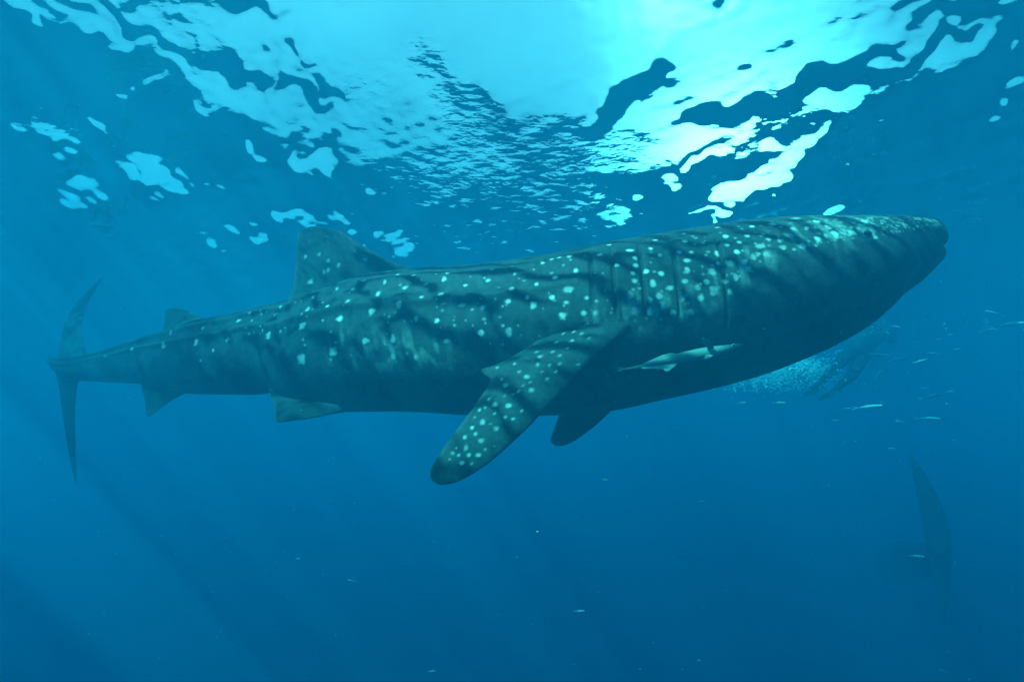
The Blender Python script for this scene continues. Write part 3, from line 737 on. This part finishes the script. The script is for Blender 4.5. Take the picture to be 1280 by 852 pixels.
# ---- a second whale shark, tail towards us, fading into the blue
def build_far_shark():
    J = Join()
    S = spline([(1174,690,8.2,.05),(1167,692,8.8,.10),(1157,695,9.4,.20),(1144,699,11.0,.32),(1133,702,12.8,.45),(1125,705,14.4,.5),(1118,707,15.7,.43),(1114,708,16.5,.28),(1112,709,16.9,.05)], 80)
    C = np.array([P(x, y, Y) for x, y, Y, h in S])
    J.grid(frame_loft(C, S[:, 3]*1.05, S[:, 3], 32))
    def fin(rows, t=.03, dY=2.5):
        J.grid(sheet([(P(a, b, Ya+dY), P(c, d, Yc+dY)) for a, b, c, d, Ya, Yc in rows], t, 24, 20))
    fin([(1190,695,1158,695,6.0,6.15),(1189,672,1157,674,5.98,6.14),(1185,652,1153,655,5.96,6.12),(1179,634,1150,638,5.95,6.1),(1171,617,1147,622,5.94,6.06),(1162,600,1143.5,604,5.93,6.02),(1152,585,1140,589,5.93,5.98),(1143,573,1137.5,576,5.93,5.95),(1137,566,1136,568,5.93,5.94)])
    fin([(1190,685,1160,685,6.0,6.15),(1189,706,1163,708,5.98,6.12),(1187,726,1166,727,5.96,6.08),(1185,744,1169.5,745,5.95,6.04),(1183,760,1173,761,5.94,6.0),(1180.5,776,1177.5,777,5.94,5.95)])
    fin([(1137,690,1152,694,12.0,10.8),(1139,682,1149,686,11.8,11.0),(1144,677,1148,679,11.4,11.1)], .03, 0)       # back fin
    fin([(1116,712,1132,716,14.6,13.4),(1106,722,1118,725,14.4,13.7),(1100,733,1106,734,14.2,13.9)], .03, 0)   # side fins
    fin([(1132,716,1144,714,14.2,13.2),(1140,723,1150,722,13.8,13.2),(1150,730,1154,729,13.5,13.2)], .03, 0)
    o = J.obj('whale_shark', M_SKIN, loc=C[40]); g = field3(np.concatenate(J.V), 14, .1, .5, 61)
    attr(o, 'skin', BACK[None]*.7*(1+.25*g)[:, None] + .05*smoothstep(1.3, 1.9, field3(np.concatenate(J.V), 14, .08, .2, 62))[:, None])
    tag(o, 'faint second whale shark seen tail first far off in the blue', 'whale shark')
build_far_shark()

# ---- the snorkeller
def build_person():
    pts = {'pelvis': (1072,440,8.0,.135), 'waist': (1080,430,8.2,.125), 'chest': (1088,421,8.45,.15), 'neck': (1094,413,8.66,.065), 'head': (1097,410,8.80,.10), 'crown': (1099,408.5,8.92,.085),
           'sh_l': (1080,414,8.56,.06), 'el_l': (1071,421,8.75,.042), 'wr_l': (1067,425,8.98,.032), 'hand_l': (1066,427,9.07,.03),
           'sh_r': (1104,420,8.52,.06), 'el_r': (1116,428,8.62,.042), 'wr_r': (1122,425,8.85,.032), 'hand_r': (1124,424,8.94,.03),
           'hip_l': (1064,442,7.96,.095), 'kn_l': (1044,458,7.72,.065), 'an_l': (1028,476,7.50,.042), 'toe_l': (1023,481,7.40,.035),
           'hip_r': (1078,446,7.95,.095), 'kn_r': (1064,470,7.80,.065), 'an_r': (1047,484,7.58,.042), 'toe_r': (1042,488,7.48,.035)}
    bones = [('pelvis','waist'),('waist','chest'),('chest','neck'),('neck','head'),('head','crown'),('chest','sh_l'),('sh_l','el_l'),('el_l','wr_l'),('wr_l','hand_l'),('chest','sh_r'),('sh_r','el_r'),('el_r','wr_r'),('wr_r','hand_r'),
             ('pelvis','hip_l'),('hip_l','kn_l'),('kn_l','an_l'),('an_l','toe_l'),('pelvis','hip_r'),('hip_r','kn_r'),('kn_r','an_r'),('an_r','toe_r')]
    names = list(pts); W = {k: P(*v[:3]) for k, v in pts.items()}
    base = W['pelvis']
    V = [W[k] for k in names]; Rr = [pts[k][3]*(1.3 if pts[k][3] > .037 else 1.0) for k in names]; E = [(names.index(a), names.index(b)) for a, b in bones]
    for sd_ in ('l', 'r'):                                  # five fingers on each hand
        h, w = W['hand_'+sd_], W['wr_'+sd_]; d = (h-w)/np.linalg.norm(h-w); s = np.cross(d, (0, 0, 1)); s /= np.linalg.norm(s)
        for k, (off, ln) in enumerate(((-.032, .075), (-.011, .088), (.011, .083), (.03, .066), (-.05, .05))):
            a = h + s*off*.9 + d*(.02 if k < 4 else -.03); b = a + d*ln*.5 + s*off*.15; c = b + d*ln*.45 + np.array((0, 0, -.02))
            i = len(V); V += [a, b, c]; Rr += [.011, .0095, .008]; E += [(names.index('hand_'+sd_), i), (i, i+1), (i+1, i+2)]
    me = bpy.data.meshes.new('person'); me.from_pydata([tuple(v-base) for v in V], E, [])
    o = bpy.data.objects.new('person', me); COL.objects.link(o); o.location = Vector(base)
    sk = o.modifiers.new('skin', 'SKIN'); sk.use_smooth_shade = True
    for i, r in enumerate(Rr): me.skin_vertices[0].data[i].radius = (r, r); me.skin_vertices[0].data[i].use_root = (i == 0)
    o.modifiers.new('sub', 'SUBSURF').levels = 2; o.modifiers['sub'].render_levels = 2
    m, n, l, b = material('black wetsuit', (.02, .024, .03), .6, .3)
    no = n.new('ShaderNodeTexNoise'); no.inputs['Scale'].default_value = 6; rp = n.new('ShaderNodeValToRGB')
    rp.color_ramp.elements[0].color = (.014, .017, .022, 1); rp.color_ramp.elements[1].color = (.03, .035, .042, 1); l.new(no.outputs[0], rp.inputs[0]); l.new(rp.outputs[0], b.inputs['Base Color'])
    me.materials.append(m)
    tag(o, 'snorkeller in a dark wetsuit and swim fins kicking at the surface behind the shark', 'person')
    mf, *_ = material('dark rubber', (.02, .022, .026), .5, .4)
    for sd_ in ('l', 'r'):
        an, to = W['an_'+sd_], W['toe_'+sd_]; d = (to-an)/np.linalg.norm(to-an); s = np.cross(d, (0, 0, 1)); s /= np.linalg.norm(s)
        J = Join(); rows = [(an+d*x+s*w, an+d*x-s*w) for x, w in ((.05, .05), (.16, .06), (.3, .085), (.5, .11), (.62, .105), (.66, .06))]
        J.grid(sheet(rows, .014, 16, 16)); J.obj('swim_fin', mf, o, loc=an)
    hd, cr = W['head'], W['crown']; d = (cr-hd)/np.linalg.norm(cr-hd)
    ball('mask', hd + np.array((0, .03, -.075)), .06, mf, o, (1.15, .9, .55), 10)
    J = Join(); t = np.linspace(0, 1, 12)
    Cs = np.array([hd + np.array((.09, .05-.03*k, -.06+.30*k)) for k in t]); J.grid(frame_loft(Cs, np.full(12, .012), np.full(12, .012), 10, up=(0, 1, 0))); J.obj('snorkel', mf, o, loc=Cs[0])
build_person()

# ---- foam where the snorkeller kicks, and a far splash
OCT = np.array([(1,0,0),(-1,0,0),(0,1,0),(0,-1,0),(0,0,1),(0,0,-1)], float)
OCF = np.array([(0,2,4),(2,1,4),(1,3,4),(3,0,4),(2,0,5),(1,2,5),(3,1,5),(0,3,5)])
def swarm(name, pts, rad, mat, label, stretch=None):
    n = len(pts)
    O = OCT[None]*np.asarray(rad)[:, None, None]
    if stretch is not None: O = O*stretch[:, None, :]
    V = (pts[:, None] + O).reshape(-1, 3); F = (OCF[None] + 6*np.arange(n)[:, None, None]).reshape(-1, 3)
    o = mesh_obj(name, V, F, mat, loc=pts.mean(0)); return tag(o, label, kind='stuff')
m_foam, *_ = material('white foam bubbles', (.85, .87, .87), .5, .3)
g = np.random.default_rng(17); pts, rad = [], []
for cx, cy_, sx, sy, Y, n in ((1000,461,14,7,7.5,3300),(985,466,24,8,7.7,3200),(955,475,28,7,8.4,2600),(1022,470,9,9,7.9,500),(1042,462,8,12,7.9,300),(1092,416,14,4,8.5,200),(1248,398,24,7,8.6,420),(1225,404,16,5,8.4,200)):
    for _ in range(n):
        p = P(cx+g.normal()*sx, cy_+g.normal()*sy, Y+g.normal()*.25)
        if p[2] < -.03: pts.append(p); rad.append(math.exp(g.normal(math.log(.0065), .55)))
swarm('bubbles', np.array(pts), rad, m_foam, 'white bubbles churned up by the snorkeller')

# ---- small fish in the blue on the right
def build_small_fish():
    J = Join(); x = np.linspace(-.5, .5, 12)
    h = .115*np.sqrt(np.clip(1-((x-.12)/.5)**2, 0, 1))**1.2*np.where(x < .12, np.clip(1+.2*(x-.12), .2, 1), 1)+.012
    C = np.stack((x, 0*x, 0*x), 1); J.grid(frame_loft(C, h*.55, h, 10))
    f = lambda a, b: np.array((a, 0, b))
    J.grid(sheet([(f(-.46, .02), f(-.52, 0)), (f(-.6, .09), f(-.64, .07)), (f(-.72, .16), f(-.73, .15))], .01, 5, 6)); J.grid(sheet([(f(-.46, -.02), f(-.52, 0)), (f(-.6, -.09), f(-.64, -.07)), (f(-.72, -.16), f(-.73, -.15))], .01, 5, 6))
    J.grid(sheet([(f(.1, .09), f(-.15, .08)), (f(.0, .16), f(-.12, .12))], .008, 4, 6))
    m, n, l, b = material('silvery fish', (.62, .68, .62), .3, .6)
    no = n.new('ShaderNodeTexNoise'); no.inputs['Scale'].default_value = 5; rp = n.new('ShaderNodeValToRGB')
    rp.color_ramp.elements[0].color = (.45, .5, .45, 1); rp.color_ramp.elements[1].color = (.75, .8, .72, 1); l.new(no.outputs[0], rp.inputs[0]); l.new(rp.outputs[0], b.inputs['Base Color'])
    o = J.obj('small_fish', m)
    return o
FISH = [(1101,444,30,-12,5.0),(1125,449,22,-8,5.4),(1150,451,18,-10,5.2),(1165,441,14,-6,5.5),(1101,466,24,-35,5.0),(1152,450.5,16,-12,4.6),(1197,436,9,0,5.5),(1146,422,12,-5,5.5),(1173,424,10,0,5.6),(1189,418,9,-4,5.6),
        (1087,508,34,-3,4.4),(1060,510,9,0,4.8),(1124,526,11,-4,4.3),(1165,495,26,-8,5.6),(1188,489,10,-6,5.2),(1115,560,10,-5,4.6),(1145,695,22,2,4.6),(1162,523,36,0,6.0),(1020,476,9,10,5.5),(927,503,12,-3,4.6),(975,503,16,0,4.9),
        (1242,391,26,-14,5.4),(1262,406,40,-4,6.0),(1236,413,20,-6,5.6),(1095,411,16,-20,4.9),(1120,408,14,8,5.0),(1153,485,9,-3,5.2),(1045,525,9,-6,5.6),(878,626,9,-10,4.4),(850,693,9,-6,4.2),(816,595,10,-3,4.4),(756,599,8,5,4.3),
        (725,763,12,-2,3.6),(439,725,10,-12,3.8),(416,629,9,-4,4.4),(372,698,8,-6,4.2),(1270,465,9,0,5.5),(1205,560,8,0,5.2),(540,838,9,-6,3.4),(1180,838,9,-20,3.4)]
FISH_LABEL = {10: 'longest silvery fish just below the snorkeller under the shark', 16: 'tiny silvery fish passing beside the far shark tail', 4: 'tiny silvery fish tilted steeply near the snorkeller', 21: 'tiny silvery fish high at the right edge by the far foam', 32: 'lone tiny silvery fish in the dark water far below the side fin'}
first = None
for k, (x, y, L_, ang, Y) in enumerate(FISH):
    if first is None: o = first = build_small_fish()
    else: o = first.copy(); COL.objects.link(o)
    o.location = Vector(P(x, y, Y)); ln = L_*Y/FPX/1.2*1.05
    o.scale = (ln, ln*.8, ln*.55)
    o.rotation_euler = (0, R(ang), R(-8 if k % 3 else 172) + R((k*37) % 30-15))
    tag(o, FISH_LABEL.get(k, 'tiny silvery fish drifting in the open blue water'), 'fish', 'tiny fish scattered in the blue water')

# ---- specks of plankton through the water
m_pl, *_ = material('plankton', (.40, .46, .40), .8, .1)
g = np.random.default_rng(23); pts, rad, stc = [], [], []
for _ in range(1000):
    Y = g.uniform(1.0, 5.5); x, y = g.uniform(-20, 1300), g.uniform(250, 870)
    if g.random() < .35: x, y = g.normal(1120, 110), g.normal(470, 60)
    p = P(x, y, Y)
    if p[2] > -.2: continue
    pts.append(p); rad.append(g.uniform(.25, .75)*Y/FPX*math.exp(g.normal(0, .4))*.75); stc.append((g.uniform(.8, 2.6), 1, g.uniform(.6, 1.1)))
swarm('plankton', np.array(pts), rad, m_pl, 'pale specks of plankton drifting in the water', np.array(stc))
